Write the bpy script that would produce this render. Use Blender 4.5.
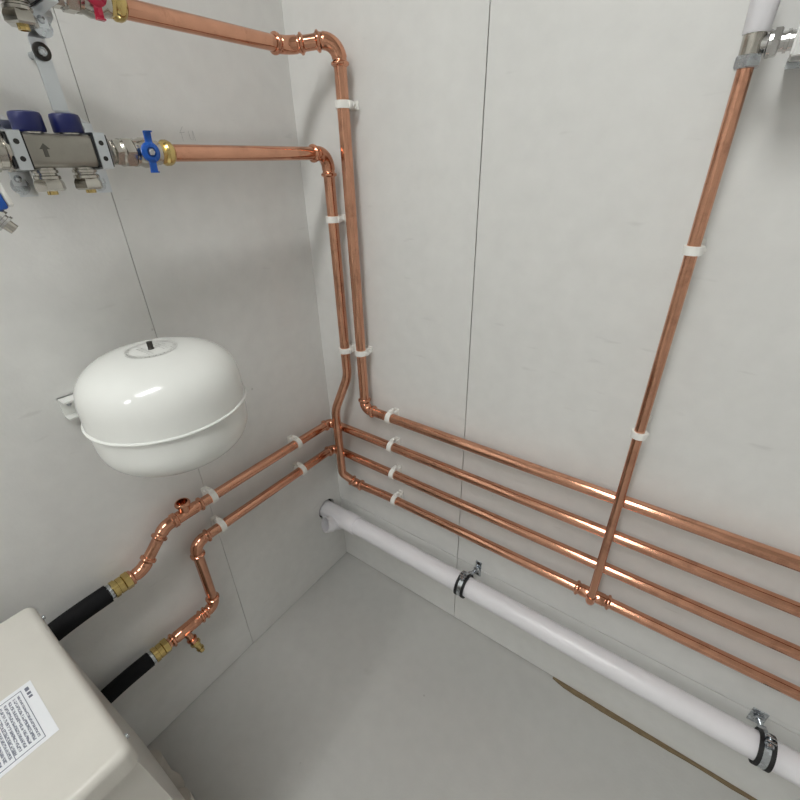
import bpy, bmesh, math, random
from mathutils import Vector, Matrix, Quaternion
random.seed(7)
for o in list(bpy.data.objects):
    bpy.data.objects.remove(o)
scene = bpy.context.scene
COL = scene.collection

# ------------------------------------------------------------------ camera
cam_d = bpy.data.cameras.new('camera')
cam = bpy.data.objects.new('camera', cam_d)
COL.objects.link(cam)
RIGHT = Vector((0.81131411, 0.58413324, -0.02361706))
DOWN = Vector((0.26430655, -0.40253494, -0.87641752))
FWD = Vector((-0.5214513, 0.70480776, -0.48097252))
CAM = Vector((0.8002, -0.7386, 1.2))
m = Matrix.Identity(4)
for i in range(3):
    m[i][0] = RIGHT[i]; m[i][1] = -DOWN[i]; m[i][2] = -FWD[i]; m[i][3] = CAM[i]
cam.matrix_world = m
cam_d.sensor_fit = 'HORIZONTAL'
cam_d.sensor_width = 36.0
cam_d.lens = 36.0 * 425.58 / 800.0
cam_d.clip_start = 0.02
scene.camera = cam

# ------------------------------------------------------------------ world, light, exposure
world = bpy.data.worlds.new('world')
scene.world = world
world.use_nodes = True
world.node_tree.nodes['Background'].inputs[0].default_value = (0.9, 0.93, 1.0, 1)
world.node_tree.nodes['Background'].inputs[1].default_value = 0.05
vs = scene.view_settings
vs.view_transform = 'Standard'
vs.look = 'None'
vs.gamma = 1.0
vs.exposure = 0.0
vs.use_curve_mapping = False
LAMP_STRENGTH = 20.4
LAMP_COLOR = (0.985, 1.0, 0.985)
LAMP_X, LAMP_Y = 0.68, (-1.30, -3.05)          # centres of the two ceiling panels
LAMP_LEN, LAMP_W = 0.95, 0.30

# ------------------------------------------------------------------ materials
def new_mat(name):
    mt = bpy.data.materials.new(name)
    mt.use_nodes = True
    nt = mt.node_tree
    return mt, nt, nt.nodes['Principled BSDF']

def mat(name, col, rough=0.5, metal=0.0, var=0.06, scale=40.0, bump=0.0, bscale=None,
        rvar=0.1, spec=0.5, coat=0.0, stretch=None):
    mt, nt, b = new_mat(name)
    N, L = nt.nodes, nt.links
    tc = N.new('ShaderNodeTexCoord')
    mp = N.new('ShaderNodeMapping')
    if stretch:
        mp.inputs['Scale'].default_value = stretch
    L.new(tc.outputs['Object'], mp.inputs[0])
    nz = N.new('ShaderNodeTexNoise')
    nz.inputs['Scale'].default_value = scale
    nz.inputs['Detail'].default_value = 4
    L.new(mp.outputs[0], nz.inputs['Vector'])
    rmp = N.new('ShaderNodeValToRGB')
    c0 = tuple(max(0, c * (1 - var)) for c in col)
    c1 = tuple(min(1, c * (1 + var)) for c in col)
    rmp.color_ramp.elements[0].position = 0.3
    rmp.color_ramp.elements[1].position = 0.7
    rmp.color_ramp.elements[0].color = (*c0, 1)
    rmp.color_ramp.elements[1].color = (*c1, 1)
    L.new(nz.outputs[0], rmp.inputs[0])
    L.new(rmp.outputs[0], b.inputs['Base Color'])
    mr = N.new('ShaderNodeMapRange')
    mr.inputs[3].default_value = max(0.02, rough - rvar)
    mr.inputs[4].default_value = min(1, rough + rvar)
    L.new(nz.outputs[0], mr.inputs[0])
    L.new(mr.outputs[0], b.inputs['Roughness'])
    b.inputs['Metallic'].default_value = metal
    b.inputs['Specular IOR Level'].default_value = spec
    b.inputs['Coat Weight'].default_value = coat
    if bump:
        n2 = N.new('ShaderNodeTexNoise')
        n2.inputs['Scale'].default_value = bscale or scale * 4
        n2.inputs['Detail'].default_value = 3
        L.new(tc.outputs['Object'], n2.inputs['Vector'])
        bp = N.new('ShaderNodeBump')
        bp.inputs['Strength'].default_value = bump
        bp.inputs['Distance'].default_value = 0.002
        L.new(n2.outputs[0], bp.inputs['Height'])
        L.new(bp.outputs[0], b.inputs['Normal'])
    return mt

def wall_paint(name, col, rough=0.5, dirt=0.12, spotscale=55.0):
    """off-white emulsion: broad roller mottling, small dents, a few grubby specks"""
    mt, nt, b = new_mat(name)
    N, L = nt.nodes, nt.links
    tc = N.new('ShaderNodeTexCoord')
    n1 = N.new('ShaderNodeTexNoise'); n1.inputs['Scale'].default_value = 3.5; n1.inputs['Detail'].default_value = 5
    n2 = N.new('ShaderNodeTexNoise'); n2.inputs['Scale'].default_value = 30; n2.inputs['Detail'].default_value = 4
    for n in (n1, n2):
        L.new(tc.outputs['Object'], n.inputs['Vector'])
    add = N.new('ShaderNodeMath'); add.operation = 'ADD'
    L.new(n1.outputs[0], add.inputs[0]); L.new(n2.outputs[0], add.inputs[1])
    r = N.new('ShaderNodeValToRGB')
    r.color_ramp.elements[0].position = 0.75; r.color_ramp.elements[1].position = 1.25
    hlf = N.new('ShaderNodeMath'); hlf.operation = 'MULTIPLY'; hlf.inputs[1].default_value = 1.0
    L.new(add.outputs[0], hlf.inputs[0])
    mr = N.new('ShaderNodeMapRange')
    mr.inputs[1].default_value = 0.7; mr.inputs[2].default_value = 1.3
    L.new(hlf.outputs[0], mr.inputs[0])
    r.color_ramp.elements[0].position = 0.0; r.color_ramp.elements[1].position = 1.0
    r.color_ramp.elements[0].color = (*[c * 0.955 for c in col], 1)
    r.color_ramp.elements[1].color = (*[min(1, c * 1.03) for c in col], 1)
    L.new(mr.outputs[0], r.inputs[0])
    # specks
    v = N.new('ShaderNodeTexVoronoi'); v.inputs['Scale'].default_value = 9.0
    L.new(tc.outputs['Object'], v.inputs['Vector'])
    sm = N.new('ShaderNodeMapRange'); sm.inputs[1].default_value = 0.012; sm.inputs[2].default_value = 0.03
    sm.inputs[3].default_value = 1.0; sm.inputs[4].default_value = 0.0
    L.new(v.outputs['Distance'], sm.inputs[0])
    # faint scuffs: stretched noise
    mp = N.new('ShaderNodeMapping'); mp.inputs['Scale'].default_value = (14, 14, 60)
    mp.inputs['Rotation'].default_value = (0.5, 0.4, 0.3)
    L.new(tc.outputs['Object'], mp.inputs[0])
    n3 = N.new('ShaderNodeTexNoise'); n3.inputs['Scale'].default_value = 1.0; n3.inputs['Detail'].default_value = 2
    L.new(mp.outputs[0], n3.inputs['Vector'])
    sc = N.new('ShaderNodeMapRange'); sc.inputs[1].default_value = 0.70; sc.inputs[2].default_value = 0.8
    sc.inputs[3].default_value = 0.0; sc.inputs[4].default_value = dirt
    L.new(n3.outputs[0], sc.inputs[0])
    s2 = N.new('ShaderNodeMath'); s2.operation = 'MULTIPLY'; s2.inputs[1].default_value = 0.35
    L.new(sm.outputs[0], s2.inputs[0])
    mx0 = N.new('ShaderNodeMath'); mx0.operation = 'MAXIMUM'
    L.new(s2.outputs[0], mx0.inputs[0]); L.new(sc.outputs[0], mx0.inputs[1])
    mix = N.new('ShaderNodeMixRGB'); mix.inputs[2].default_value = (0.16, 0.14, 0.12, 1)
    L.new(mx0.outputs[0], mix.inputs[0]); L.new(r.outputs[0], mix.inputs[1])
    L.new(mix.outputs[0], b.inputs['Base Color'])
    b.inputs['Roughness'].default_value = rough
    b.inputs['Specular IOR Level'].default_value = 0.35
    n4 = N.new('ShaderNodeTexNoise'); n4.inputs['Scale'].default_value = 160; n4.inputs['Detail'].default_value = 3
    L.new(tc.outputs['Object'], n4.inputs['Vector'])
    ad2 = N.new('ShaderNodeMath'); ad2.operation = 'ADD'
    L.new(n4.outputs[0], ad2.inputs[0]); L.new(n2.outputs[0], ad2.inputs[1])
    bp = N.new('ShaderNodeBump'); bp.inputs['Strength'].default_value = 0.12; bp.inputs['Distance'].default_value = 0.002
    L.new(ad2.outputs[0], bp.inputs['Height']); L.new(bp.outputs[0], b.inputs['Normal'])
    return mt

M = {}
M['wall'] = wall_paint('painted_board', (0.735, 0.73, 0.71), 0.45)
M['floor'] = wall_paint('painted_floor', (0.50, 0.495, 0.475), 0.5, dirt=0.10)
M['ceiling'] = mat('ceiling_paint', (0.8, 0.8, 0.78), 0.8, var=0.02, scale=8)
def copper_mat(name, col, rough, scale, tarnish, bump):
    """bright drawn copper with handling marks: darker brown tarnish spots and rougher smears"""
    mt = mat(name, col, rough, 1.0, var=0.08, scale=scale, rvar=0.05, bump=bump, bscale=90)
    nt = mt.node_tree; N, L = nt.nodes, nt.links
    b = N['Principled BSDF']
    src = b.inputs['Base Color'].links[0].from_socket
    tc = N.new('ShaderNodeTexCoord')
    nz = N.new('ShaderNodeTexNoise'); nz.inputs['Scale'].default_value = 26; nz.inputs['Detail'].default_value = 6
    nz.inputs['Roughness'].default_value = 0.65
    L.new(tc.outputs['Object'], nz.inputs['Vector'])
    mr = N.new('ShaderNodeMapRange'); mr.inputs[1].default_value = 0.54; mr.inputs[2].default_value = 0.70
    mr.inputs[3].default_value = 0.0; mr.inputs[4].default_value = tarnish
    L.new(nz.outputs[0], mr.inputs[0])
    mix = N.new('ShaderNodeMixRGB'); mix.inputs[2].default_value = (0.24, 0.105, 0.065, 1)
    L.new(mr.outputs[0], mix.inputs[0]); L.new(src, mix.inputs[1])
    L.new(mix.outputs[0], b.inputs['Base Color'])
    return mt
M['copper'] = copper_mat('copper', (0.68, 0.352, 0.232), 0.125, 30, 0.45, 0.012)
M['copper_fit'] = copper_mat('copper_fitting', (0.68, 0.335, 0.215), 0.12, 60, 0.6, 0.10)
M['brass'] = mat('brass', (0.60, 0.45, 0.18), 0.17, 1.0, var=0.12, scale=80)
M['nickel'] = mat('nickel', (0.50, 0.475, 0.43), 0.2, 1.0, var=0.08, scale=80)
M['stainless'] = mat('stainless_steel', (0.37, 0.35, 0.31), 0.32, 1.0, var=0.06, scale=50, rvar=0.06)
M['chrome'] = mat('chrome', (0.58, 0.57, 0.56), 0.12, 1.0, var=0.03, scale=60, rvar=0.04)
M['zinc'] = mat('zinc_plate', (0.54, 0.57, 0.60), 0.26, 1.0, var=0.12, scale=120, rvar=0.08)
M['rail'] = mat('bright_zinc', (0.66, 0.69, 0.72), 0.3, 1.0, var=0.02, scale=20, rvar=0.03)
M['dark_metal'] = mat('dark_metal', (0.06, 0.055, 0.05), 0.4, 0.7, var=0.3, scale=90)
M['white_plastic'] = mat('white_plastic', (0.86, 0.85, 0.81), 0.4, var=0.02)
M['pvc'] = mat('white_pvc', (0.80, 0.785, 0.815), 0.32, var=0.02, scale=14, rvar=0.05)
M['enamel'] = mat('white_enamel', (0.79, 0.795, 0.765), 0.16, var=0.015, scale=18, rvar=0.06, coat=0.2)
M['cream'] = mat('cream_powder_coat', (0.635, 0.61, 0.56), 0.33, var=0.03, scale=20, rvar=0.06, bump=0.05, bscale=260)
M['foam'] = mat('black_foam', (0.008, 0.008, 0.009), 0.8, var=0.3, scale=70, bump=0.3, bscale=400, spec=0.2)
M['rubber'] = mat('black_rubber', (0.008, 0.008, 0.009), 0.6, var=0.2, scale=90)
M['blue'] = mat('blue_plastic', (0.008, 0.012, 0.085), 0.35, var=0.1, scale=60)
M['blue_paint'] = mat('blue_paint', (0.01, 0.09, 0.42), 0.25, var=0.1, scale=60)
M['red_paint'] = mat('red_paint', (0.42, 0.012, 0.045), 0.28, var=0.1, scale=60)
M['wood'] = mat('raw_timber', (0.20, 0.145, 0.08), 0.8, var=0.3, scale=60, stretch=(1, 8, 8), bump=0.3)
M['pencil'] = mat('pencil', (0.42, 0.42, 0.41), 0.7, var=0.2, scale=300)
M['stamp'] = mat('stamped_steel', (0.12, 0.115, 0.10), 0.5, 0.6, var=0.1)
M['void'] = mat('dark_void', (0.02, 0.019, 0.017), 0.9, var=0.2)
M['radiator'] = mat('radiator_paint', (0.84, 0.84, 0.82), 0.3, var=0.01, rvar=0.01)
M['foot'] = mat('grey_beige_foot', (0.50, 0.47, 0.42), 0.6, var=0.06)

def print_mat(name, paper, ink, rows, dens, axis_scale):
    """flat print: rows of illegible small type; rows run along local X, stacked along local Y"""
    mt, nt, b = new_mat(name)
    N, L = nt.nodes, nt.links
    tc = N.new('ShaderNodeTexCoord')
    sep = N.new('ShaderNodeSeparateXYZ'); L.new(tc.outputs['Object'], sep.inputs[0])
    my = N.new('ShaderNodeMath'); my.operation = 'MULTIPLY'; my.inputs[1].default_value = rows
    L.new(sep.outputs['Y'], my.inputs[0])
    fr = N.new('ShaderNodeMath'); fr.operation = 'FRACT'; L.new(my.outputs[0], fr.inputs[0])
    lt = N.new('ShaderNodeMath'); lt.operation = 'LESS_THAN'; lt.inputs[1].default_value = 0.62
    L.new(fr.outputs[0], lt.inputs[0])
    fl = N.new('ShaderNodeMath'); fl.operation = 'FLOOR'; L.new(my.outputs[0], fl.inputs[0])
    cb = N.new('ShaderNodeCombineXYZ')
    mx = N.new('ShaderNodeMath'); mx.operation = 'MULTIPLY'; mx.inputs[1].default_value = axis_scale
    L.new(sep.outputs['X'], mx.inputs[0]); L.new(mx.outputs[0], cb.inputs[0])
    f2 = N.new('ShaderNodeMath'); f2.operation = 'MULTIPLY'; f2.inputs[1].default_value = 7.31
    L.new(fl.outputs[0], f2.inputs[0]); L.new(f2.outputs[0], cb.inputs[1])
    f3 = N.new('ShaderNodeMath'); f3.operation = 'MULTIPLY'; f3.inputs[1].default_value = 3.0
    L.new(fr.outputs[0], f3.inputs[0]); L.new(f3.outputs[0], cb.inputs[2])
    nz = N.new('ShaderNodeTexNoise'); nz.inputs['Scale'].default_value = 1.0; nz.inputs['Detail'].default_value = 1
    L.new(cb.outputs[0], nz.inputs['Vector'])
    gt = N.new('ShaderNodeMath'); gt.operation = 'GREATER_THAN'; gt.inputs[1].default_value = dens
    L.new(nz.outputs[0], gt.inputs[0])
    mu = N.new('ShaderNodeMath'); mu.operation = 'MULTIPLY'
    L.new(lt.outputs[0], mu.inputs[0]); L.new(gt.outputs[0], mu.inputs[1])
    mix = N.new('ShaderNodeMixRGB'); mix.inputs[1].default_value = (*paper, 1); mix.inputs[2].default_value = (*ink, 1)
    L.new(mu.outputs[0], mix.inputs[0]); L.new(mix.outputs[0], b.inputs['Base Color'])
    b.inputs['Roughness'].default_value = 0.35
    return mt
M['paper'] = mat('sticker_paper', (0.80, 0.81, 0.84), 0.35, var=0.01)
M['ink'] = mat('sticker_ink', (0.16, 0.17, 0.22), 0.5, var=0.1)
M['print'] = print_mat('sticker_print', (0.80, 0.81, 0.84), (0.20, 0.21, 0.26), 215.0, 0.45, 700.0)

def emit(name, col, s):
    mt, nt, b = new_mat(name)
    b.inputs['Base Color'].default_value = (0.9, 0.9, 0.9, 1)
    b.inputs['Emission Color'].default_value = (*col, 1)
    b.inputs['Emission Strength'].default_value = s
    return mt
M['lamp'] = emit('lamp_diffuser', LAMP_COLOR, LAMP_STRENGTH)

# ------------------------------------------------------------------ geometry helpers
V = Vector
X, Y, Z = V((1, 0, 0)), V((0, 1, 0)), V((0, 0, 1))

def perp(a):
    a = a.normalized()
    r = Z if abs(a.z) < 0.9 else X
    u = r.cross(a).normalized()
    return u, a.cross(u).normalized()

class MB:
    def __init__(s):
        s.v, s.f = [], []
    def ring_loft(s, rings, cap=True, closed=False):
        n = len(rings[0]); o = len(s.v)
        for r in rings:
            s.v += [V(p) for p in r]
        k = len(rings)
        for i in range(k if closed else k - 1):
            a, b = o + i * n, o + ((i + 1) % k) * n
            for j in range(n):
                q = (j + 1) % n
                s.f.append((a + j, a + q, b + q, b + j))
        if cap and not closed:
            s.f.append(tuple(o + j for j in reversed(range(n))))
            s.f.append(tuple(o + (k - 1) * n + j for j in range(n)))
        return s
    def tube(s, path, r, n=24, cap=True):
        path = [V(p) for p in path]
        rad = r if isinstance(r, (list, tuple)) else [r] * len(path)
        tg = []
        for i in range(len(path)):
            a = path[max(0, i - 1)]; b = path[min(len(path) - 1, i + 1)]
            tg.append((b - a).normalized())
        u, w = perp(tg[0])
        rings = []
        for i, p in enumerate(path):
            if i:
                q = tg[i - 1].rotation_difference(tg[i])
                u = (q @ u).normalized()
            w = tg[i].cross(u).normalized()
            rings.append([p + (u * math.cos(t) + w * math.sin(t)) * rad[i]
                          for t in (2 * math.pi * k / n for k in range(n))])
        return s.ring_loft(rings, cap)
    def lathe(s, p, axis, prof, n=32, cap=True, phase=0.0):
        p = V(p); a = V(axis).normalized(); u, w = perp(a)
        rings = []
        for t, r in prof:
            rings.append([p + a * t + (u * math.cos(q) + w * math.sin(q)) * max(r, 1e-5)
                          for q in (phase + 2 * math.pi * k / n for k in range(n))])
        return s.ring_loft(rings, cap)
    def hexnut(s, p, axis, length, r, ch=0.0012):
        return s.lathe(p, axis, [(0, r * 0.9), (ch, r), (length - ch, r), (length, r * 0.9)], n=6)
    def annulus(s, p, axis, r0, r1, w, n=32, a0=0.0, a1=2 * math.pi):
        p = V(p); a = V(axis).normalized(); u, wv = perp(a)
        full = abs(a1 - a0 - 2 * math.pi) < 1e-6
        k = n if full else n + 1
        rings = []
        for i in range(k):
            q = a0 + (a1 - a0) * i / n
            d = u * math.cos(q) + wv * math.sin(q)
            rings.append([p + d * r0 - a * w / 2, p + d * r1 - a * w / 2, p + d * r1 + a * w / 2, p + d * r0 + a * w / 2])
        return s.ring_loft(rings, True, full)
    def box(s, c, size, rot=None, bev=0.0, seg=2):
        bm = bmesh.new()
        bmesh.ops.create_cube(bm, size=1.0)
        for v in bm.verts:
            v.co = V((v.co.x * size[0], v.co.y * size[1], v.co.z * size[2]))
        if bev > 0:
            bmesh.ops.bevel(bm, geom=list(bm.edges), offset=bev, segments=seg, profile=0.5, affect='EDGES')
        o = len(s.v)
        bm.verts.index_update()
        R = rot if rot is not None else Matrix.Identity(3)
        for v in bm.verts:
            s.v.append(R @ v.co + V(c))
        for f in bm.faces:
            s.f.append(tuple(o + v.index for v in f.verts))
        bm.free()
        return s
    def prism(s, poly, d):
        """poly: planar 3-D loop; extruded by vector d"""
        o = len(s.v); n = len(poly); d = V(d)
        s.v += [V(p) for p in poly] + [V(p) + d for p in poly]
        s.f.append(tuple(o + i for i in reversed(range(n))))
        s.f.append(tuple(o + n + i for i in range(n)))
        for i in range(n):
            j = (i + 1) % n
            s.f.append((o + i, o + j, o + n + j, o + n + i))
        return s
    def build(s, name, mt, parent=None, loc=None, smooth=35):
        """link as one mesh object; verts are given in world space"""
        L0 = V(loc) if loc is not None else V((0, 0, 0))
        off = L0 if parent is None else V((0, 0, 0))
        p = parent
        while p is not None:
            off = off + p.location; p = p.parent
        me = bpy.data.meshes.new(name)
        me.from_pydata([tuple(v - off) for v in s.v], [], s.f)
        bm = bmesh.new(); bm.from_mesh(me)
        bmesh.ops.recalc_face_normals(bm, faces=bm.faces)
        bm.to_mesh(me); bm.free()
        if smooth:
            me.shade_smooth()
            me.set_sharp_from_angle(angle=math.radians(smooth))
        me.materials.append(M[mt] if isinstance(mt, str) else mt)
        o = bpy.data.objects.new(name, me)
        COL.objects.link(o)
        if parent is not None:
            o.parent = parent
        elif loc is not None:
            o.location = L0
        return o

def thing(name, label, cat, loc, group=None):
    e = bpy.data.objects.new(name, None)
    e.empty_display_size = 0.02
    COL.objects.link(e)
    e.location = loc
    tag(e, label, cat, group)
    return e
def tag(o, label, cat, group=None):
    o['label'] = label; o['category'] = cat
    if group:
        o['group'] = group
def struct(o):
    o['kind'] = 'structure'
    return o
def empty_struct(name, loc=(0, 0, 0)):
    e = bpy.data.objects.new(name, None); COL.objects.link(e); e.location = loc
    return struct(e)

def fillet(p0, p1, p2, R, seg=10):
    """arc replacing the corner p1"""
    a = (p0 - p1).normalized(); b = (p2 - p1).normalized()
    ang = a.angle(b)
    t = R / math.tan(ang / 2)
    s, e = p1 + a * t, p1 + b * t
    bis = (a + b).normalized()
    c = p1 + bis * (R / math.sin(ang / 2))
    out = []
    v0, v1 = s - c, e - c
    th = v0.angle(v1); ax = v0.cross(v1).normalized()
    for i in range(seg + 1):
        out.append(c + Quaternion(ax, th * i / seg) @ v0)
    return out

def press_ends(path, r, at_start=True, at_end=True):
    """densify a fitting's axis and give it the bead and press groove of a press fitting"""
    d = [0.0]
    for i in range(1, len(path)):
        d.append(d[-1] + (path[i] - path[i - 1]).length)
    T = d[-1]
    prof = [(0.0, .0008), (.0012, .0018), (.0026, .0042), (.0045, .0046), (.0066, .0042), (.008, .0018),
            (.0095, .0009), (.012, .0008), (.0135, .0017)]
    st = []
    if at_start: st += [(t, k) for t, k in prof]
    if at_end: st += [(T - t, k) for t, k in prof]
    for t in d:
        lo = .0136 if at_start else -1
        hi = T - .0136 if at_end else T + 1
        if lo < t < hi: st.append((t, .0017))
    if not at_start: st.append((0, .0017))
    if not at_end: st.append((T, .0017))
    st = sorted(set(st))
    # avoid crossings when the fitting is short
    P, Rr = [], []
    for t, k in st:
        t = min(max(t, 0), T)
        j = 0
        while j < len(d) - 2 and d[j + 1] < t: j += 1
        q = (t - d[j]) / max(1e-9, d[j + 1] - d[j])
        P.append(path[j].lerp(path[j + 1], q)); Rr.append(r + k)
    P2, R2 = [P[0]], [Rr[0]]
    for p, k in zip(P[1:], Rr[1:]):
        if (p - P2[-1]).length > 1e-5:
            P2.append(p); R2.append(k)
    return P2, R2

def pipe_run(parent, pts, kinds, r, Rb=0.02, leg=0.032, mt='copper', Rbend=0.05):
    """pts: axis corners. kinds[i] for interior corners: 'elbow' (press fitting) or 'bend' (the pipe itself is bent)"""
    pts = [V(p) for p in pts]
    cur = [pts[0]]
    for i in range(1, len(pts) - 1):
        k = kinds[i - 1]
        kind = k if isinstance(k, str) else k[0]
        opt = {} if isinstance(k, str) else k[1]
        a = (pts[i - 1] - pts[i]).normalized(); b = (pts[i + 1] - pts[i]).normalized()
        if kind == 'elbow':
            lg = opt.get('leg', leg); rb = opt.get('R', Rb)
            arc = fillet(pts[i - 1], pts[i], pts[i + 1], rb)
            s, e = pts[i] + a * lg, pts[i] + b * lg
            P, R_ = press_ends([s] + arc + [e], r)
            MB().tube(P, R_).build('elbow', 'copper_fit', parent)
            cur.append(s - a * 0.010)
            MB().tube(cur, r).build('pipe', mt, parent)
            cur = [e - b * 0.010]
        else:
            cur += fillet(pts[i - 1], pts[i], pts[i + 1], opt.get('R', Rbend), 14)
    cur.append(pts[-1])
    MB().tube(cur, r).build('pipe', mt, parent)

# ------------------------------------------------------------------ the room
RX, RY, RZ = 2.4, -4.2, 2.42
T = 0.0125          # board thickness
b = MB().box((RX / 2, RY / 2, -0.05), (RX + 0.3, -RY + 0.3, 0.1)).build('floor', 'floor')
struct(b)
struct(MB().box((RX / 2, RY / 2, RZ + 0.05), (RX + 0.3, -RY + 0.3, 0.1)).build('ceiling', 'ceiling'))
struct(MB().box((RX + 0.05, RY / 2, RZ / 2), (0.1, -RY, RZ)).build('wall_right', 'wall'))
struct(MB().box((RX / 2, RY - 0.05, RZ / 2), (RX, 0.1, RZ)).build('wall_front', 'wall'))

# back wall: boards with open joints on a dark backing
SX = 0.4345; SZ = 0.2575; GAP = 0.0020
wb = struct(MB().box((RX / 2, T + 0.05, RZ / 2), (RX, 0.1, RZ)).build('wall_back', 'void'))
def board_back(x0, x1, z0, z1, dy=0.0):
    MB().box(((x0 + x1) / 2, T / 2 + dy, (z0 + z1) / 2), (x1 - x0, T, z1 - z0)).build('wall_panel', 'wall', wb)
board_back(0.0, SX - GAP / 2, SZ + .0013, RZ)
board_back(SX + GAP / 2, 1.63, SZ + .0013, RZ)
board_back(1.632, RX, SZ + .0013, RZ)
board_back(0.0, SX - GAP / 2, 0.0042, SZ - .0013)
board_back(SX + GAP / 2, 1.63, 0.0042, SZ - .0013)
board_back(1.632, RX, 0.0042, SZ - .0013)

# left wall: two boards, the corner one with a round hole for the waste pipe
SY = -0.402
PVY, PVZ, PVR = -0.062, 0.253, 0.0255
wl = struct(MB().box((-T - 0.05, RY / 2, RZ / 2), (0.1, -RY, RZ)).build('wall_left', 'void'))
def holed_board(y0, y1, z0, z1, hy, hz, hr, n=32):
    mb = MB()
    # outer rectangle sampled to match the circle, so that the board is one clean mesh with a hole
    q = 0.055
    sq = []
    for i in range(n):
        t = 2 * math.pi * i / n
        c, s = math.cos(t), math.sin(t)
        k = q / max(abs(c), abs(s))
        sq.append((hy + c * k, hz + s * k))
    ci = [(hy + hr * math.cos(2 * math.pi * i / n), hz + hr * math.sin(2 * math.pi * i / n)) for i in range(n)]
    for (x, flip) in ((0.0, 0), (-T, 1)):
        o = len(mb.v)
        mb.v += [V((x, a, c)) for a, c in ci] + [V((x, a, c)) for a, c in sq]
        for i in range(n):
            j = (i + 1) % n
            mb.f.append((o + i, o + j, o + n + j, o + n + i))
    for i in range(n):
        j = (i + 1) % n
        mb.f.append((i, j, 2 * n + j, 2 * n + i))
    ya, yb, za, zb = hy - q, hy + q, hz - q, hz + q
    for (a0, a1, c0, c1) in ((y0, ya, z0, z1), (yb, y1, z0, z1), (ya, yb, z0, za), (ya, yb, zb, z1)):
        mb.box((-T / 2, (a0 + a1) / 2, (c0 + c1) / 2), (T, a1 - a0, c1 - c0))
    return mb
holed_board(SY + GAP / 4, 0.0, 0.0018, RZ, PVY, PVZ + .002, 0.0335).build('wall_panel', 'wall', wl)
MB().box((-T / 2, (SY - GAP / 4 - 1.602) / 2, RZ / 2 + .0009), (T, SY - GAP / 4 + 1.602, RZ - .0018), bev=.0004, seg=1).build('wall_panel', 'wall', wl)
MB().box((-T / 2, (-1.604 + RY) / 2, RZ / 2), (T, -1.604 - RY, RZ - .001), bev=.0004, seg=1).build('wall_panel', 'wall', wl)

# faint pencil strokes above the return pipe on the left wall
def pencil(pts, name='pencil_mark'):
    MB().tube([V((0.0002, a, c)) for a, c in pts], 0.00035, n=6).build(name, 'pencil', wl)
pencil([(-.262, 1.247), (-.263, 1.262), (-.258, 1.268)])
pencil([(-.266, 1.259), (-.256, 1.260)])
pencil([(-.249, 1.262), (-.248, 1.250), (-.243, 1.249), (-.241, 1.263), (-.239, 1.248)])

# raw timber strip showing at the foot of the back wall
mb = MB()
top, bot = [], []
for i in range(25):
    t = i / 24; x = 0.735 + t * 0.72
    w = 0.0105 + 0.0025 * math.sin(9 * t) + random.uniform(-.0012, .0012)
    if i == 0: w = 0.004
    top.append(V((x, 0.0, 0.0))); bot.append(V((x, -w, 0.0)))
mb.prism(top + bot[::-1], (0, 0, 0.004))
tr = mb.build('trim_1', 'wood', smooth=0)
struct(tr)

# ceiling lights: two LED panels in line
for ly, lab in zip(LAMP_Y, ('white LED ceiling panel nearest the piped wall', 'white LED ceiling panel farther from the piped wall')):
    lt = thing('ceiling_light', lab, 'light', (LAMP_X, ly, RZ), 'LED ceiling panels')
    MB().box((LAMP_X, ly, RZ - 0.012), (LAMP_W + 0.03, LAMP_LEN + 0.03, 0.024), bev=0.004).build('housing', 'white_plastic', lt)
    MB().box((LAMP_X, ly, RZ - 0.027), (LAMP_W, LAMP_LEN, 0.008), bev=0.003).build('diffuser', 'lamp', lt)

# ------------------------------------------------------------------ copper pipework
r = 0.0113
D = 0.030
P1, P2, P3, P4 = 0.657, 0.571, 0.483, 0.394
XE = 1.75
# run A: flow, from the red valve over the corner, down and along the back wall
ra = thing('copper_pipe_run', 'copper pipe from the red valve down the corner, topmost of four along the wall', 'pipe', (0.164, -D, 0.657), 'copper pipe runs')
pipe_run(ra, [(.100, -.372, 1.385), (.100, -.092, 1.386), (.164, -D, 1.397), (.164, -D, P1), (XE, -D, P1)],
         [('elbow', dict(R=.05, leg=.030)), ('elbow', dict(R=.027, leg=.040)), ('elbow', dict(R=.020, leg=.031))], r + .0002)
# run B: return, from the blue valve down in front of the middle pipes, lowest along the wall, with the tee and riser
rb = thing('copper_pipe_run', 'copper pipe from the blue valve, bent forward, lowest along the wall with riser', 'pipe', (.083, -.057, .394), 'copper pipe runs')
rz = 0.770
pipe_run(rb, [(.112, -.356, 1.225), (.112, -D, 1.226), (.112, -D, .735), (.083, -.057, .640), (.083, -.057, .430), (.116, -.037, P4 + .001), (.215, -D, P4), (rz - .010, -D, P4)],
         [('elbow', dict(R=.025, leg=.042)), ('bend', dict(R=.09)), ('bend', dict(R=.09)), ('bend', dict(R=.022)), ('elbow', dict(R=.02, leg=.021)), ('bend', dict(R=.2))], r)
# tee at the riser
tl = 0.036
P, R_ = press_ends([V((rz - tl, -D, P4)), V((rz - .012, -D, P4)), V((rz, -D, P4)), V((rz + .012, -D, P4)), V((rz + tl, -D, P4))], r)
MB().tube(P, R_).build('tee', 'copper_fit', rb)
RY_ = -0.0605
r15 = 0.0077
el = fillet(V((rz, -D, P4 + .004)), V((rz, RY_, P4 + .010)), V((rz, RY_, P4 + .08)), 0.012)
MB().tube([V((rz, -D, P4 + .003))] + el + [V((rz, RY_, P4 + .030))], [r15 + .0014] * (len(el) + 1) + [r15 + .0014]).build('branch_elbow', 'copper_fit', rb)
MB().tube([(rz + .01, -D, P4), (XE, -D, P4)], r).build('pipe', 'copper', rb)
MB().tube([(rz, RY_, P4 + .02), (rz - .001, RY_, 1.300)], r15).build('riser_pipe', 'copper', rb)
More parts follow.
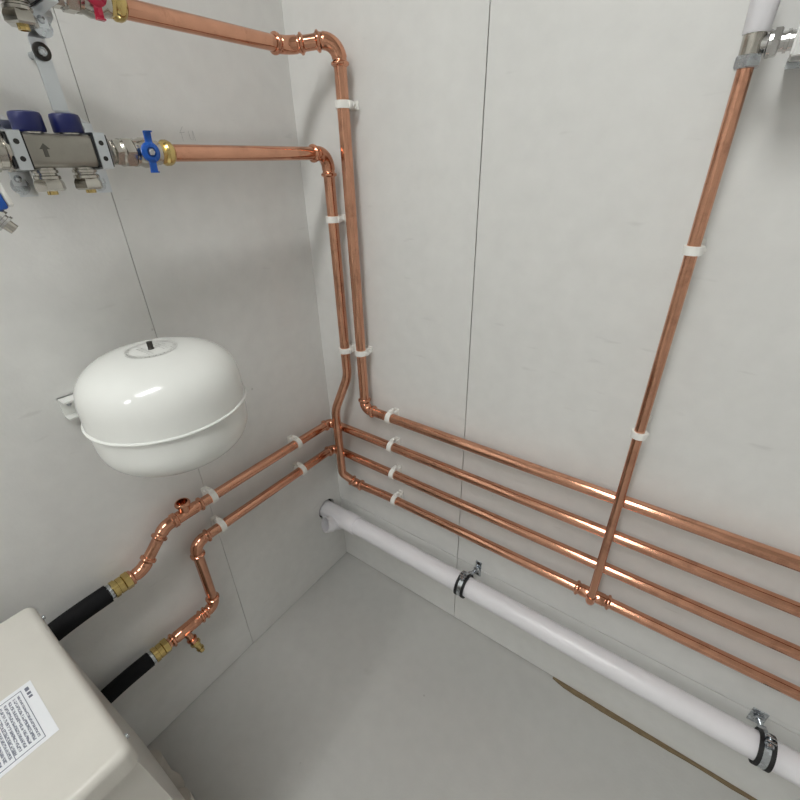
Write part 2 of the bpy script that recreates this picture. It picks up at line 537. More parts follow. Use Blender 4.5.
# run C: from the upper black hose round the corner, second along the wall
rc = thing('copper_pipe_run', 'copper pipe from the upper black hose with open tee, second along the wall', 'pipe', (D, -D, P2), 'copper pipe runs')
pipe_run(rc, [(XE, -D, P2), (D, -D, P2), (D, -.445, P2)], [('elbow', dict(R=.018, leg=.026))], r)
# tee with an open upward branch
ty = -0.4625
P, R_ = press_ends([V((D, ty + .034, P2)), V((D, ty + .012, P2)), V((D, ty, P2)), V((D, ty - .012, P2)), V((D, ty - .036, P2))], r)
MB().tube(P, R_).build('tee', 'copper_fit', rc)
def open_branch(mb, p, ax, prof_out, depth, ri):
    """branch socket with an open mouth"""
    t1, r1 = prof_out[-1]
    prof = prof_out + [(t1, ri), (t1 - depth, ri * .98)]
    return mb.lathe(p, ax, prof, n=28)
k = 1.0
open_branch(MB(), (D, ty - .004, P2), (0, 0, 1), [(0.004, r), (.020, r), (.0225, r + .001), (.024, r + .0035), (.0265, r + .0042), (.029, r + .0035), (.031, r + .0018)], .020, r - .0005).build('branch_socket', 'copper_fit', rc)
MB().lathe((D, ty - .004, P2 + .0115), (0, 0, 1), [(0, r - .0008), (.0006, r - .0008)]).build('bore_shade', 'dark_metal', rc)  # dark disc standing in for the shade inside the open copper branch
pipe_run(rc, [(D, ty - .020, P2), (D, -.512, P2), (D, -.576, .5065), (D, -.612, .5055)],
         [('elbow', dict(R=.030, leg=.027)), ('elbow', dict(R=.030, leg=.027))], r)
# run D: from the lower black hose round the corner, third along the wall
rd = thing('copper_pipe_run', 'copper pipe from the lower black hose with drain cock, third along the wall', 'pipe', (D, -D, P3), 'copper pipe runs')
pipe_run(rd, [(XE, -D, P3), (D, -D, P3), (D, -.4715, P3), (D, -.4735, .281), (D, -.513, .279)],
         [('elbow', dict(R=.018, leg=.026)), ('elbow', dict(R=.024, leg=.036)), ('elbow', dict(R=.020, leg=.030))], r)
P, R_ = press_ends([V((D, -.506, .279)), V((D, -.53, .279)), V((D, -.55, .279)), V((D, -.585, .279))], r + .0006)
MB().tube(P, R_).build('tee', 'copper_fit', rd)
MB().tube([(D, -.57, .279), (D, -.612, .279)], r).build('pipe', 'copper', rd)
dk = (D + .012, -.551, .268)
dax = V((.30, .16, -.94)).normalized()
MB().lathe(dk, dax, [(-.01, .0078), (.009, .0078), (.0095, .0112), (.0140, .0112), (.0145, .0084), (.022, .0084)]).build('drain_branch', 'copper_fit', rd)
dc = MB().hexnut(V(dk) + dax * .021, dax, .010, .0112).lathe(V(dk) + dax * .030, dax, [(0, .0072), (.014, .0072), (.0145, .0084), (.018, .0084), (.0185, .0060), (.026, .0056)]).build('drain_cock', 'brass', rd)

# ------------------------------------------------------------------ hoses with brass unions
def hose(loc, pts, label, rf):
    t = thing('insulated_hose', label, 'hose', loc, 'black insulated hoses')
    x, y, z = loc
    ax = V((0, -1, 0))
    MB().hexnut((x, y + .012, z), ax, .013, .0175).build('compression_nut', 'brass', t)
    MB().lathe((x, y - .001, z), ax, [(0, .0140), (.001, .0160), (.010, .0160), (.0105, .0150), (.012, .0150), (.0125, .0172), (.020, .0172), (.021, .0155)]).build('brass_union', 'brass', t)
    MB().lathe((x, y - .0215, z), ax, [(0, .0130), (.001, .0148), (.006, .0148), (.007, .0136), (.02, .0136)]).build('crimp_sleeve', 'zinc', t)
    pts = [V(p) for p in pts]
    # smooth spline through the points
    out = []
    for i in range(len(pts) - 1):
        p0 = pts[max(0, i - 1)]; p1 = pts[i]; p2 = pts[i + 1]; p3 = pts[min(len(pts) - 1, i + 2)]
        for j in range(8):
            s = j / 8
            out.append(0.5 * ((2 * p1) + (p2 - p0) * s + (2 * p0 - 5 * p1 + 4 * p2 - p3) * s * s + (3 * p1 - p0 - 3 * p2 + p3) * s ** 3))
    out.append(pts[-1])
    MB().tube(out, rf).build('foam_insulation', 'foam', t)
    return t
hose((D, -.612, .5055), [(D, -.6405, .5055), (.029, -.69, .504), (.029, -.735, .500), (.030, -.80, .49), (.032, -.90, .47), (.034, -1.0, .44)], 'upper of two thick black foam-insulated hoses with brass union', .0178)
hose((D, -.602, .279), [(D, -.6305, .279), (.030, -.68, .279), (.030, -.72, .276), (.031, -.78, .27), (.032, -.88, .25), (.034, -.98, .23)], 'lower of two thick black foam-insulated hoses with brass union', .0168)

# ------------------------------------------------------------------ pipe clips
def clip(p, axis, normal, label, rr=r, side=None, w=.0125):
    """p: pipe centre, axis: pipe direction, normal: out of the wall; side: direction of the latch"""
    p, a, n = V(p), V(axis).normalized(), V(normal).normalized()
    s = V(side).normalized()
    d = abs(p.dot(n))
    t = thing('pipe_clip', label, 'pipe clip', p - n * d, 'white plastic pipe clips')
    R3 = Matrix((a, s, n)).transposed()
    bl = d - rr - .001
    mb = MB().box(p - n * (d - .002), (w * 1.15, rr * 2.3, .004), R3, .001, 1)
    mb.box(p - n * (d - bl / 2), (w * .75, rr * 1.35, bl), R3, .001, 1)
    mb.build('base', 'white_plastic', t)
    MB().annulus(p, a, rr + .0002, rr + .0036, w, 28).build('strap', 'white_plastic', t)
    lk = 1.0 if rr > .01 else .6
    mb = MB().box(p + s * (rr + .0048 * lk) - n * rr * .35, (w * .8, .0055 * lk, .011 * lk), R3, .0015 * lk, 2)
    mb.lathe(p + s * (rr + .0055 * lk) - n * (rr * .35 + .009 * lk), n, [(0, .0042 * lk), (.006 * lk, .0042 * lk)], n=16)
    mb.build('latch', 'white_plastic', t)
    return t
nb, nl = (0, -1, 0), (1, 0, 0)
clip((.164, -D, 1.302), Z, nb, 'white pipe clip high on the vertical pipe from the red valve', side=X)
clip((.164, -D, .813), Z, nb, 'white pipe clip low on the vertical pipe from the red valve', side=X)
clip((.112, -D, 1.105), Z, nb, 'white pipe clip high on the vertical pipe from the blue valve', side=X)
clip((.112, -D, .808), Z, nb, 'white pipe clip low on the vertical pipe above its forward bend', side=X)
clip((.244, -D, P1), X, nb, 'topmost white clip in a column of four on the horizontal pipes', side=Z)
clip((.245, -D, P2), X, nb, 'second white clip down in a column of four on the horizontal pipes', side=Z)
clip((.247, -D, P3), X, nb, 'third white clip down in a column of four on the horizontal pipes', side=Z)
clip((.250, -D, P4), X, nb, 'lowest white clip in a column of four on the horizontal pipes', side=Z)
clip((rz, RY_, 1.0975), Z, nb, 'upper white clip on the thin copper riser to the radiator', rr=r15, side=X, w=.011)
clip((rz, RY_, .8175), Z, nb, 'lower white clip on the thin copper riser to the radiator', rr=r15, side=X, w=.011)
clip((D, -.404, P2), Y, nl, 'white clip beside the open tee on the upper pipe of the left wall', side=Z)
clip((D, -.156, P2), Y, nl, 'white clip near the corner on the upper pipe of the left wall', side=Z)
clip((D, -.404, P3), Y, nl, 'white clip beside the elbow on the lower pipe of the left wall', side=Z)
clip((D, -.155, P3), Y, nl, 'white clip near the corner on the lower pipe of the left wall', side=Z)

# ------------------------------------------------------------------ waste pipe
wp = thing('waste_pipe', 'thick white plastic waste pipe running along the foot of the wall', 'pipe', (.1, PVY, PVZ))
MB().tube([(.100, PVY, PVZ), (XE, PVY, PVZ)], PVR, n=40).build('pipe', 'pvc', wp)
yb = MB()
yb.lathe((-.055, PVY, PVZ), X, [(0, .0265), (.130, .0268), (.132, .0285), (.178, .0287), (.180, .0275)], n=40)
yb.build('branch_body', 'pvc', wp)
bd = V((-.30, -.87, .38)).normalized()
bp0 = V((.058, PVY + .004, PVZ - .027))
MB().lathe(bp0, bd, [(0, .020), (.030, .0215), (.034, .0225), (.036, .0242), (.0600, .0246), (.0605, .0216), (.026, .0208)], n=40).build('branch_socket', 'pvc', wp)
MB().lathe(bp0 + bd * .0300, bd, [(0, .0207), (.0006, .0207)], n=32).build('bore_shade', 'void', wp)  # near-black disc: the socket's shaded interior put in as colour

def pipe_clamp(x, label):
    t = thing('pipe_clamp', label, 'pipe clamp', (x, 0, PVZ), 'rubber-lined clamps on the waste pipe')
    c = V((x, PVY, PVZ))
    MB().annulus(c, X, PVR + .0001, PVR + .0034, .022, 40).build('rubber_lining', 'rubber', t)
    MB().annulus(c, X, PVR + .0034, PVR + .0050, .0105, 40).build('ring', 'zinc', t)
    # rims of the rubber
    mb = MB()
    for s in (-1, 1):
        mb.annulus(c + X * s * .0088, X, PVR + .0030, PVR + .0056, .0068, 40)
    mb.build('rubber_rim', 'rubber', t)
    # flange ears and screws (upper pair shows, lower pair beneath)
    for ang in (84, 264):
        q = math.radians(ang)
        d = V((0, -math.cos(q), math.sin(q)))
        tg = V((0, math.sin(q), math.cos(q)))
        R3 = Matrix((X, d, tg)).transposed()
        mb = MB()
        for s in (-1, 1):
            mb.box(c + d * (PVR + .0115) + tg * s * .0040, (.0150, .015, .0030), R3, .0006, 1)
        mb.build('flange', 'zinc', t)
        sc = MB().lathe(c + d * (PVR + .0115) + tg * -.010, tg, [(-.002, .0052), (.003, .0056), (.004, .0034), (.019, .0034), (.020, .0015)], n=16)
        sc.build('screw', 'zinc', t)
    # threaded stud to the wall plate
    big = x > .8
    off = -.006 if big else .011
    n0 = V((x + off, 0, PVZ - .001 if big else PVZ + .008))
    hit = V((x, PVY + PVR + .005, PVZ + .004))
    sd = (hit - n0).normalized(); ln = (hit - n0).length
    prof = [(0, .0048)]
    for i in range(14):
        prof += [(.003 + i * .0018, .0050), (.0039 + i * .0018, .0042)]
    prof.append((ln, .0046))
    MB().lathe(n0, sd, prof, n=16).build('stud', 'zinc', t)
    MB().hexnut(n0 + sd * .0035, sd, .006, .0090).hexnut(n0 + sd * (ln - .008), sd, .008, .0090).build('nut', 'zinc', t)
    w_, h_ = (.025, .040) if big else (.017, .054)
    MB().box(n0 + V((0, -.00125, 0)), (w_, .0025, h_), bev=.001, seg=1).build('wall_plate', 'zinc', t)
    for s in (-1, 1):
        MB().lathe(n0 + V((0, -.002, (h_ / 2 - .008) * s)), (0, -1, 0), [(0, .0045), (.002, .004), (.0025, .001)], n=16).build('screw', 'zinc' if big else 'dark_metal', t)
pipe_clamp(.487, 'steel pipe clamp with black rubber beside the wall joint')
pipe_clamp(1.100, 'steel pipe clamp with black rubber farther from the corner with square plate')

# ------------------------------------------------------------------ expansion vessel
VX, VY, VZ, VRAD = .141, -.4745, .873, .1165
ve = thing('expansion_vessel', 'glossy white pressed-steel expansion vessel hung on the left wall', 'tank', (VX, VY, VZ))
def dome(h, cyl, R, sgn, n=26):
    """cylinder wall of height cyl, then a flattened dome up to h"""
    out = [(0, R), (sgn * cyl * .5, R * 1.0), (sgn * cyl, R * .995)]
    for i in range(1, n + 1):
        t = math.pi / 2 * i / n
        # superellipse gives the broad shoulder and flattish crown
        e = 2.0 / 2.9
        out.append((sgn * (cyl + (h - cyl) * math.sin(t) ** e), R * .995 * max(0.0, math.cos(t)) ** e))
    return out
up = dome(.095, .018, VRAD, 1)
lo = dome(.092, .022, VRAD * .99, -1)
MB().lathe((VX, VY, VZ), Z, up, n=72, cap=False).build('upper_shell', 'enamel', ve)
MB().lathe((VX, VY, VZ), Z, lo, n=72, cap=False).build('lower_shell', 'enamel', ve)
MB().tube([V((VX + (VRAD + .0008) * math.cos(t), VY + (VRAD + .0008) * math.sin(t), VZ)) for t in (2 * math.pi * i / 72 for i in range(73))], .0024, n=10).build('seam_bead', 'enamel', ve)
zt = VZ + .095
MB().lathe((VX, VY, zt - .003), Z, [(0, .0042), (.004, .0046), (.0045, .0040), (.014, .0040), (.0145, .003)], n=16).build('air_valve', 'dark_metal', ve)
# printed circular label on the crown (flat print following the dome)
def dome_z(rr):
    prof = up
    for (t0, r0), (t1, r1) in zip(prof, prof[1:]):
        if r1 <= rr <= r0:
            q = (r0 - rr) / max(1e-9, r0 - r1)
            return VZ + t0 + (t1 - t0) * q
    return zt
def print_ring(r0, r1, a0, a1, name='label_print'):
    mb = MB(); n = max(3, int(abs(a1 - a0) / .1)); o = 0
    for i in range(n + 1):
        t = a0 + (a1 - a0) * i / n
        for rr in (r0, r1):
            mb.v.append(V((VX + rr * math.cos(t), VY + rr * math.sin(t), dome_z(rr) + .0004)))
    for i in range(n):
        mb.f.append((2 * i, 2 * i + 1, 2 * i + 3, 2 * i + 2))
    return mb
lm = mat('label_grey', (0.42, 0.42, 0.40), 0.45, var=0.5, scale=330)
whole = MB()
def addm(a, b_):
    o = len(a.v); a.v += b_.v; a.f += [tuple(i + o for i in f) for f in b_.f]
for (rr0, rr1) in ((.0300, .0306), (.0352, .0362)):
    addm(whole, print_ring(rr0, rr1, 0, 2 * math.pi))
t = 0.0
while t < 2 * math.pi - .1:                      # ring of tiny characters between the two circles
    w = random.uniform(.03, .075)
    addm(whole, print_ring(.0314, .0342, t, t + w)); t += w + random.choice((.03, .035, .12))
for yy in (-.014, -.009, .010, .0155, .021):      # short lines of tiny type around the valve
    xx = -.018
    while xx < .018:
        w = random.uniform(.002, .006)
        mb = MB()
        pts = [(xx, yy), (xx + w, yy), (xx + w, yy + .0018), (xx, yy + .0018)]
        mb.v = [V((VX + a, VY + c, dome_z(math.hypot(a, c)) + .0004)) for a, c in pts]
        mb.f = [(0, 1, 2, 3)]
        addm(whole, mb); xx += w + random.uniform(.0015, .004)
whole.build('label_print', lm, ve, smooth=0)
# wall bracket: a channel with two lips
br_y = VY - .010
for_b = MB()
BZ = VZ - .003
for_b.box((.0015, br_y, BZ), (.003, .190, .034))
for_b.box((.013, br_y, BZ + .0155), (.026, .190, .003))
for_b.box((.010, br_y, BZ - .0155), (.020, .190, .003))
for_b.build('bracket', 'enamel', ve)
MB().lathe((.0025, br_y - .083, BZ + .004), X, [(0, .004), (.0015, .0035), (.002, .001)], n=14).build('screw', 'zinc', ve)
# spring clip that ties the seam to the bracket
MB().box((.020, VY, VZ), (.014, .05, .008), bev=.001).build('hanger', 'enamel', ve)

# ------------------------------------------------------------------ manifold
mf = thing('heating_manifold', 'stainless underfloor heating manifold with two bars on zinc brackets', 'manifold', (.05, -.48, 1.226))
BX, BZ1 = .112, 1.226          # return bar (blue)
UX, UZ = .100, 1.390           # flow bar (red)
def sq_ring(x, y, z, hx, hz, n=28, e=.35):
    out = []
    for i in range(n):
        t = 2 * math.pi * i / n
        c, s = math.cos(t), math.sin(t)
        out.append(V((x + hx * math.copysign(abs(c) ** e, c), y, z + hz * math.copysign(abs(s) ** e, s))))
    return out
def bar(x, z, y0, y1):
    mb = MB()
    prof = [(0, .60), (.001, .70), (.004, .86), (.009, .96), (.016, 1.0)]
    rings = [sq_ring(x, y0 + t, z, .0190 * k, .0178 * k) for t, k in prof]
    rings += [sq_ring(x, y1 - t, z, .0190 * k, .0178 * k) for t, k in reversed(prof)]
    return mb.ring_loft(rings)
b1 = bar(BX, BZ1, -.541, -.436).build('return_bar', 'stainless', mf)
b2 = bar(UX, UZ, -.60, -.436).build('flow_bar', 'stainless', mf)
# stamped arrow on the return bar's face
ay, az, ax_ = -.514, BZ1, BX + .0188
ar = [(a * .72, c * .66) for a, c in ((-.003, -.010), (.003, -.010), (.003, .002), (.0075, .002), (0, .011), (-.0075, .002), (-.003, .002))]
MB().prism([V((ax_, ay + p, az + q)) for p, q in ar], (.0006, 0, 0)).build('arrow_mark', 'stamp', b1, smooth=0)
def port(x, y, z, par, brass_up=False):
    """euroconus outlet under a bar: neck, knurl, hex nut, pipe stub"""
    p = V((x, y, z)); dn = -Z
    o = MB().lathe(p, dn, [(0, .012), (.003, .012), (.0035, .0135), (.0065, .0135), (.007, .0115), (.012, .0115)]).build('outlet', 'nickel', par)
    nt = MB().lathe(p - Z * .009, dn, [(0, .0128), (.001, .0142), (.004, .0142)], n=12)
    nt.lathe(p - Z * .012, dn, [(0, .0132), (.005, .0160), (.012, .0164), (.014, .0140)], n=6)
    nt.build('union_nut', 'nickel', o)
    MB().lathe(p - Z * .024, dn, [(0, .0058), (.006, .0058), (.0062, .004), (.0045, .004)], n=20).build('olive', 'brass', o)
port(BX, -.516, BZ1 - .0165, b1)
port(BX, -.473, BZ1 - .0165, b1)
port(UX, -.481, UZ - .0165, b2)
port(UX, -.560, UZ - .0165, b2)
def cap(x, y, z, par):
    n = 40; rings = []
    for t, rr in [(0, .0152), (.0015, .0160), (.0165, .0156), (.019, .0148), (.0202, .0120), (.0205, .002)]:
        ring = []
        for i in range(n):
            q = 2 * math.pi * i / n
            k = rr * (1 + (.02 if (i % 2 and t < .02) else 0))
            ring.append(V((x + k * math.cos(q), y + k * math.sin(q), z + t)))
        rings.append(ring)
    o = MB().ring_loft(rings).build('valve_cap', 'blue', par, smooth=50)
    MB().lathe((x, y, z), -Z, [(0, .0125), (.010, .0125)]).build('valve_neck', 'nickel', o)
cap(BX, -.5155, BZ1 + .0192, b1)
cap(BX, -.4755, BZ1 + .0192, b1)
# brackets: rail off the wall, seats behind the bars, straps in front, screwed ears
def bracket(y, yr):
    w = .013
    rl = MB()
    prof = [(.088, 1.178), (.088, 1.258), (.034, 1.276), (.034, 1.352), (.076, 1.366), (.076, 1.440)]
    th = .0025
    front = [V((a, yr - .0092, c)) for a, c in prof]
    back = [V((a - th, yr - .0092, c)) for a, c in prof][::-1]
    rl.prism(front + back, (0, .0184, 0))
    ro = rl.build('bracket', 'rail', mf, smooth=0)
    # wall stand-off with rubber washer and screw in the middle of the rail
    zc = 1.338
    MB().lathe((0, yr, zc), X, [(0, .004), (.0315, .004)]).build('wall_spacer', 'zinc', ro)
    MB().lathe((.034, yr, zc), X, [(0, .0098), (.003, .0098), (.0038, .0085)], n=28).build('washer', 'dark_metal', ro)
    MB().lathe((.0375, yr, zc), X, [(0, .0052), (.0015, .0048), (.0022, .003), (.0012, .0026)], n=20).build('screw', 'zinc', ro)
    for (bx_, bz_, sx) in ((BX, BZ1, .088), (UX, UZ, .076)):
        fx = bx_ + .0205
        st = MB()
        pr_ = [(sx, bz_ + .033), (sx + .003, bz_ + .033), (sx + .003, bz_ + .0215), (fx + .002, bz_ + .0195), (fx + .002, bz_ - .0195), (sx + .003, bz_ - .0215),
               (sx + .003, bz_ - .036), (sx, bz_ - .036), (sx, bz_ - .0195), (fx, bz_ - .0178), (fx, bz_ + .0178), (sx, bz_ + .0195)]
        st.prism([V((a, y - w / 2, c)) for a, c in pr_], (0, w, 0))
        so = st.build('strap', 'rail', mf, smooth=0)
        ln = MB()
        pl_ = [(sx + .004, bz_ + .0192), (fx - .0002, bz_ + .0176), (fx - .0002, bz_ - .0176), (sx + .004, bz_ - .0192), (sx + .004, bz_ - .0168), (fx - .0018, bz_ - .0160), (fx - .0018, bz_ + .0160), (sx + .004, bz_ + .0168)]
        ln.prism([V((a, y - .0088, c)) for a, c in pl_], (0, .0176, 0))
        ln.build('rubber_liner', 'rubber', so, smooth=0)
        so['label'] = 'bright zinc strap over the bar'
        for q in (-.0085, .0085):
            MB().lathe((fx + .002, y, bz_ + q), X, [(-.0005, .0028), (.0003, .0028)], n=16).build('strap_hole', 'void', so)
        for q in (.0265, -.0285):
            MB().lathe((sx + .003, y, bz_ + q), X, [(0, .0042), (.002, .0036), (.0028, .0015)], n=16).build('screw', 'zinc', so)
        # rounded rubber-edged ear below
        MB().annulus(V((sx + .0016, y, bz_ - .036)), X, .0, .0095, .0026, 24).build('ear', 'zinc', so)
bracket(-.4525, -.4465)
bracket(-.5395, -.5335)
# round end fitting beyond the far strap
ef = MB().lathe((BX, -.538, BZ1), -Y, [(0, .0165), (.004, .0205), (.012, .0215), (.013, .0195), (.020, .0195), (.021, .0215), (.034, .0215), (.036, .016), (.050, .016)]).build('end_fitting', 'nickel', mf)
# flow bar's far end
MB().lathe((UX, -.598, UZ), -Y, [(0, .0165), (.004, .0205), (.012, .0215), (.013, .0195), (.034, .0205), (.036, .016), (.050, .016)]).build('end_fitting', 'nickel', mf)

def ball_valve(x, y1, y0, z, mt, label, cat='valve'):
    """from the manifold end y1 (more negative) to the pipe end y0"""
    t = thing('isolating_valve', label, cat, (x, (y0 + y1) / 2, z), 'lever valves beside the manifold')
    L = y0 - y1
    MB().lathe((x, y1, z), Y, [(0, .0125), (.004, .0125), (.0045, .0105), (.008, .0105)]).hexnut((x, y1 + .004, z), Y, .011, .0165).build('tailpiece', 'nickel', t)
    MB().lathe((x, y1 + .013, z), Y, [(0, .0150), (.002, .0165), (.004, .0165)]).hexnut((x, y1 + .016, z), Y, .014, .0185).build('union_nut', 'nickel', t)
    MB().lathe((x, y1 + .029, z), Y, [(0, .0145), (.001, .0168), (.005, .0168), (.0055, .0150), (.008, .0158), (.015, .0184), (.023, .0184), (.030, .0165), (.033, .0150), (.037, .0150), (.038, .0135)], n=36).build('body', 'nickel', t)
    MB().hexnut((x, y1 + .066, z), Y, .007, .0150).lathe((x, y1 + .072, z), Y, [(0, .0140), (.003, .0165), (.008, .0168), (.012, .0150), (.015, .0118)], n=30).build('compression_nut', 'brass', t)
    hy = y1 + .0435
    hx = x + .0165
    MB().lathe((hx - .004, hy, z), X, [(0, .0062), (.011, .0062)]).build('spindle', 'nickel', t)
    h = MB().lathe((hx + .005, hy, z), X, [(0, .0112), (.001, .0122), (.004, .0122), (.005, .0110), (.0052, .0060), (.0030, .0058)], n=28)
    for s in (-1, 1):
        pts = []
        for a, c in ((-.0050, .008), (.0050, .008), (.0042, .014), (.0046, .0240), (-.0046, .0240), (-.0042, .014)):
            pts.append(V((hx + .006, hy + a * s + .002 * s * c / .0275, z + s * c)))
        h.prism(pts, (.003, 0, 0))
        h.prism([V((hx + .006, hy + a * s + .002 * s * c / .0275, z + s * c)) for a, c in ((-.0046, .0230), (.0046, .0230), (.0046, .0247), (-.0046, .0247))], (.0065, 0, 0))
    ho = h.build('handle', mt, t, smooth=40)
    MB().hexnut((hx + .0075, hy, z), X, .004, .0048).build('handle_nut', 'zinc', ho)
    return t
ball_valve(BX, -.4375, -.35, BZ1 - .001, 'blue_paint', 'nickel isolating valve with blue butterfly handle on the return bar')
ball_valve(UX, -.4480, -.366, UZ - .004, 'red_paint', 'nickel isolating valve with red butterfly handle on the flow bar')

# drain and fill valve hanging from the return bar's end
ds = V((BX + .010, -.606, BZ1 - .012)); dd = V((.12, .30, -.92)).normalized()
dv = MB().lathe((BX, -.586, BZ1), -Y, [(0, .017), (.012, .018), (.014, .015), (.040, .015)]).lathe(ds, dd, [(-.01, .010), (.016, .010), (.020, .0115), (.040, .0115), (.042, .009)]).build('drain_valve', 'nickel', mf)
hx0 = V((BX + .030, -.5785, BZ1 - .018))
MB().lathe(hx0 + V((-.012, -.012, -.004)), V((.75, .6, .25)), [(0, .006), (.010, .006), (.012, .0085), (.020, .0085), (.021, .006)], n=20).build('spindle_cap', 'blue_paint', dv)
R3 = Matrix.Rotation(math.radians(10), 3, 'X')
MB().box(hx0 + V((.002, -.004, -.024)), (.014, .0125, .032), R3, .003, 2).build('handle', 'blue_paint', dv)
MB().box(hx0 + V((.003, .0055, -.024)), (.009, .006, .026), R3, .002, 2).build('handle_insert', 'white_plastic', dv)
nz0 = V((BX + .026, -.592, BZ1 - .058)); nd = V((.22, .55, -.72)).normalized()
MB().lathe(nz0, nd, [(-.012, .008), (.002, .0085), (.0025, .0115), (.013, .0115), (.0135, .0085), (.016, .0085), (.0165, .0100), (.019, .0100)], n=12).build('hose_coupling', 'chrome', dv, smooth=20)
MB().lathe(nz0 + nd * .019, nd, [(0, .0062), (.008, .0058), (.0082, .0035), (.001, .0035)], n=20).build('nozzle', 'nickel', dv)

# ------------------------------------------------------------------ radiator valve and radiator
rv = thing('radiator_valve', 'chrome angle valve with white cap on top of the copper riser', 'valve', (rz - .001, RY_, 1.286))
vx = rz - .001
MB().hexnut((vx, RY_, 1.2825), Z, .0115, .0126).build('compression_nut', 'zinc', rv)
MB().lathe((vx, RY_, 1.292), Z, [(0, .0098), (.003, .0100), (.020, .0104), (.024, .0104)], n=30).build('body', 'nickel', rv)
MB().lathe((vx, RY_, 1.302), X, [(.004, .0060), (.009, .0078), (.015, .0080), (.016, .0072)], n=28).build('side_outlet', 'chrome', rv)
MB().lathe((vx + .0125, RY_, 1.302), X, [(0, .0105), (.001, .0128), (.004, .0128)], n=28).hexnut((vx + .0150, RY_, 1.302), X, .008, .0132).build('union_nut', 'chrome', rv)
MB().lathe((vx + .0228, RY_, 1.302), X, [(0, .0085), (.004, .0085), (.0042, .0100), (.007, .0100), (.0075, .0085), (.0110, .0085)], n=28).build('tailpiece', 'chrome', rv)
MB().lathe((vx, RY_, 1.3115), Z, [(0, .0112), (.001, .0118), (.055, .0142), (.062, .0136), (.064, .010)], n=36).build('cap', 'pvc', rv)

rx0 = vx + .034
rd_ = thing('radiator', 'white panel radiator fixed to the wall beside the chrome angle valve', 'radiator', (rx0, RY_, 1.288))
RW, RH = .60, .45
mb = MB()
# pressed front panel with vertical flutes: a thick corrugated sheet
def panel(y, sgn):
    mb = MB(); n = 18
    prof = [(0, 0)]
    for i in range(n):
        a = RW * (i + .12) / n; b2 = RW * (i + .30) / n; c = RW * (i + .70) / n; d = RW * (i + .88) / n
        prof += [(a, 0), (b2, .006), (c, .006), (d, 0)]
    prof.append((RW, 0))
    fr = [V((rx0 + a, y - sgn * (.004 + q), 1.286)) for a, q in prof]
    bk = [V((rx0 + a, y + sgn * .004, 1.286)) for a, q in prof][::-1]
    mb.prism(fr + bk, (0, 0, RH))
    return mb
panel(RY_ - .022, 1).build('front_panel', 'radiator', rd_, smooth=25)
panel(RY_ + .012, -1).build('rear_panel', 'radiator', rd_, smooth=25)
MB().box((rx0 + RW / 2, RY_ - .006, 1.286 + RH), (RW, .050, .004)).build('top_grille', 'radiator', rd_)
MB().box((rx0 + .001, RY_ - .006, 1.286 + RH / 2), (.002, .052, RH), bev=.0006, seg=1).build('side_cover', 'radiator', rd_)
for q in (.006, RW - .04):
    mb = MB()
    mb.box((rx0 + q + .012, -.0015, 1.332), (.036, .003, .09))
    mb.box((rx0 + q + .012, -.020, 1.2885), (.036, .040, .003))
    mb.box((rx0 + q + .012, -.040, 1.2855), (.036, .003, .010))
    mb.build('wall_bracket', 'zinc', rd_)

# ------------------------------------------------------------------ heat pump unit
hp = thing('appliance_cabinet', 'cream metal appliance cabinet with printed white sticker on its lid', 'appliance', (.24, -1.1, 0))
HX0, HX1, HY0, HY1, HT = .071, .399, -1.50, -.7335, .620
def rounded_slab(x0, x1, y0, y1, z0, z1, rc_, re, n=8, m_=6):
    """slab with rounded plan corners and a rolled top edge"""
    rings = []
    def loop(inset, z):
        out = []
        a0, a1, b0, b1 = x0 + inset, x1 - inset, y0 + inset, y1 - inset
        rr = max(.002, rc_ - inset)
        for (cx, cy, s) in ((a1 - rr, b1 - rr, 0), (a0 + rr, b1 - rr, 90), (a0 + rr, b0 + rr, 180), (a1 - rr, b0 + rr, 270)):
            for i in range(n + 1):
                q = math.radians(s + 90 * i / n)
                out.append(V((cx + rr * math.cos(q), cy + rr * math.sin(q), z)))
        return out
    rings.append(loop(0, z0))
    rings.append(loop(0, z1 - re))
    for i in range(1, m_ + 1):
        q = math.pi / 2 * i / m_
        rings.append(loop(re * (1 - math.cos(q)), z1 - re + re * math.sin(q)))
    return MB().ring_loft(rings)
rounded_slab(HX0, HX1, HY0, HY1, HT - .034, HT, .013, .011).build('lid', 'cream', hp, smooth=50)
# body with slightly drafted side
z0, z1 = .145, HT - .033
lo_ = [V((HX0 + .006, HY0 + .006, z0)), V((HX1 - .006, HY0 + .006, z0)), V((HX1 - .006, -.7125, z0)), V((HX0 + .006, -.7125, z0))]
hi_ = [V((HX0 + .006, HY0 + .006, z1)), V((HX1 - .006, HY0 + .006, z1)), V((HX1 - .006, HY1 - .0035, z1)), V((HX0 + .006, HY1 - .0035, z1))]
MB().ring_loft([lo_, hi_]).build('body', 'cream', hp, smooth=0)
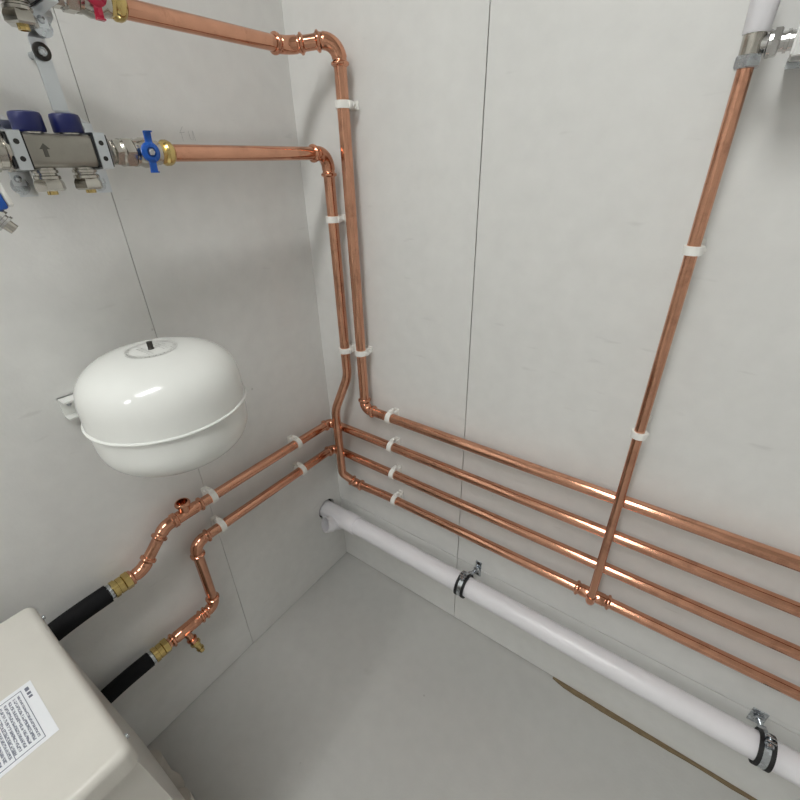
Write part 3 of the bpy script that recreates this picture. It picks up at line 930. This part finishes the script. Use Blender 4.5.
# folded front corner seam of the side panel
# screws in the lid's skirt
for (x, y, z) in ((HX0 + .030, HY1 + .0005, HT - .016), (HX1 - .028, HY1 + .0005, HT - .016)):
    MB().lathe((x, y - .001, z), Y, [(0, .0034), (.003, .0034), (.004, .0022)], n=14).build('screw', 'zinc', hp)
for (x, y) in ((.128, -.722), (.235, -.722), (.128, -1.40), (.235, -1.40)):
    MB().lathe((x, y, 0), Z, [(0, .030), (.02, .030), (.06, .022), (.145, .022)], n=28).build('foot', 'foot', hp)
# caution sticker on the lid: paper, border rules, rows of small print
def on_lid(x, y, h=0.0):
    return V((x, y, HT + .0004 + h))
LX0, LX1, LY0, LY1 = .212, .309, -.960, -.7765
MB().box(((LX0 + LX1) / 2, (LY0 + LY1) / 2, HT + .0002), (LX1 - LX0, LY1 - LY0, .0005)).build('sticker', 'paper', hp)
me_w, me_h = (LX1 - LX0 - .014), (LY1 - LY0 - .030)
pm = bpy.data.meshes.new('sticker_print')
hw, hh = me_w / 2 - .004, me_h / 2
pm.from_pydata([(-hw, -hh, 0), (hw, -hh, 0), (hw, hh, 0), (-hw, hh, 0)], [], [(0, 1, 2, 3)])
pm.materials.append(M['print'])
po = bpy.data.objects.new('sticker_print', pm); COL.objects.link(po); po.parent = hp
po.location = V(((LX0 + LX1) / 2, LY1 - .015 - hh, HT + .0007)) - hp.location
rules = MB()
def rule(x0, x1, y0, y1):
    rules.box(((x0 + x1) / 2, (y0 + y1) / 2, HT + .0006), (abs(x1 - x0), abs(y1 - y0), .0005))
rule(LX0 + .006, LX1 - .005, LY1 - .0125, LY1 - .0118)
rule(LX1 - .0057, LX1 - .005, LY0, LY1 - .012)
rule(LX0 + .006, LX0 + .0067, LY0, LY1 - .012)
rule(LX0 + .006, LX1 - .005, LY1 - .041, LY1 - .0404)
rule(LX0 + .006, LX1 - .005, LY1 - .066, LY1 - .0654)
rules.build('sticker_rules', 'ink', hp, smooth=0)
for (a, w) in ((.010, .006), (.018, .004), (.024, .0035)):
    MB().box((LX0 + a, LY1 - .0065, HT + .0006), (w, .004, .0005)).build('sticker_mark', 'ink', hp, smooth=0)
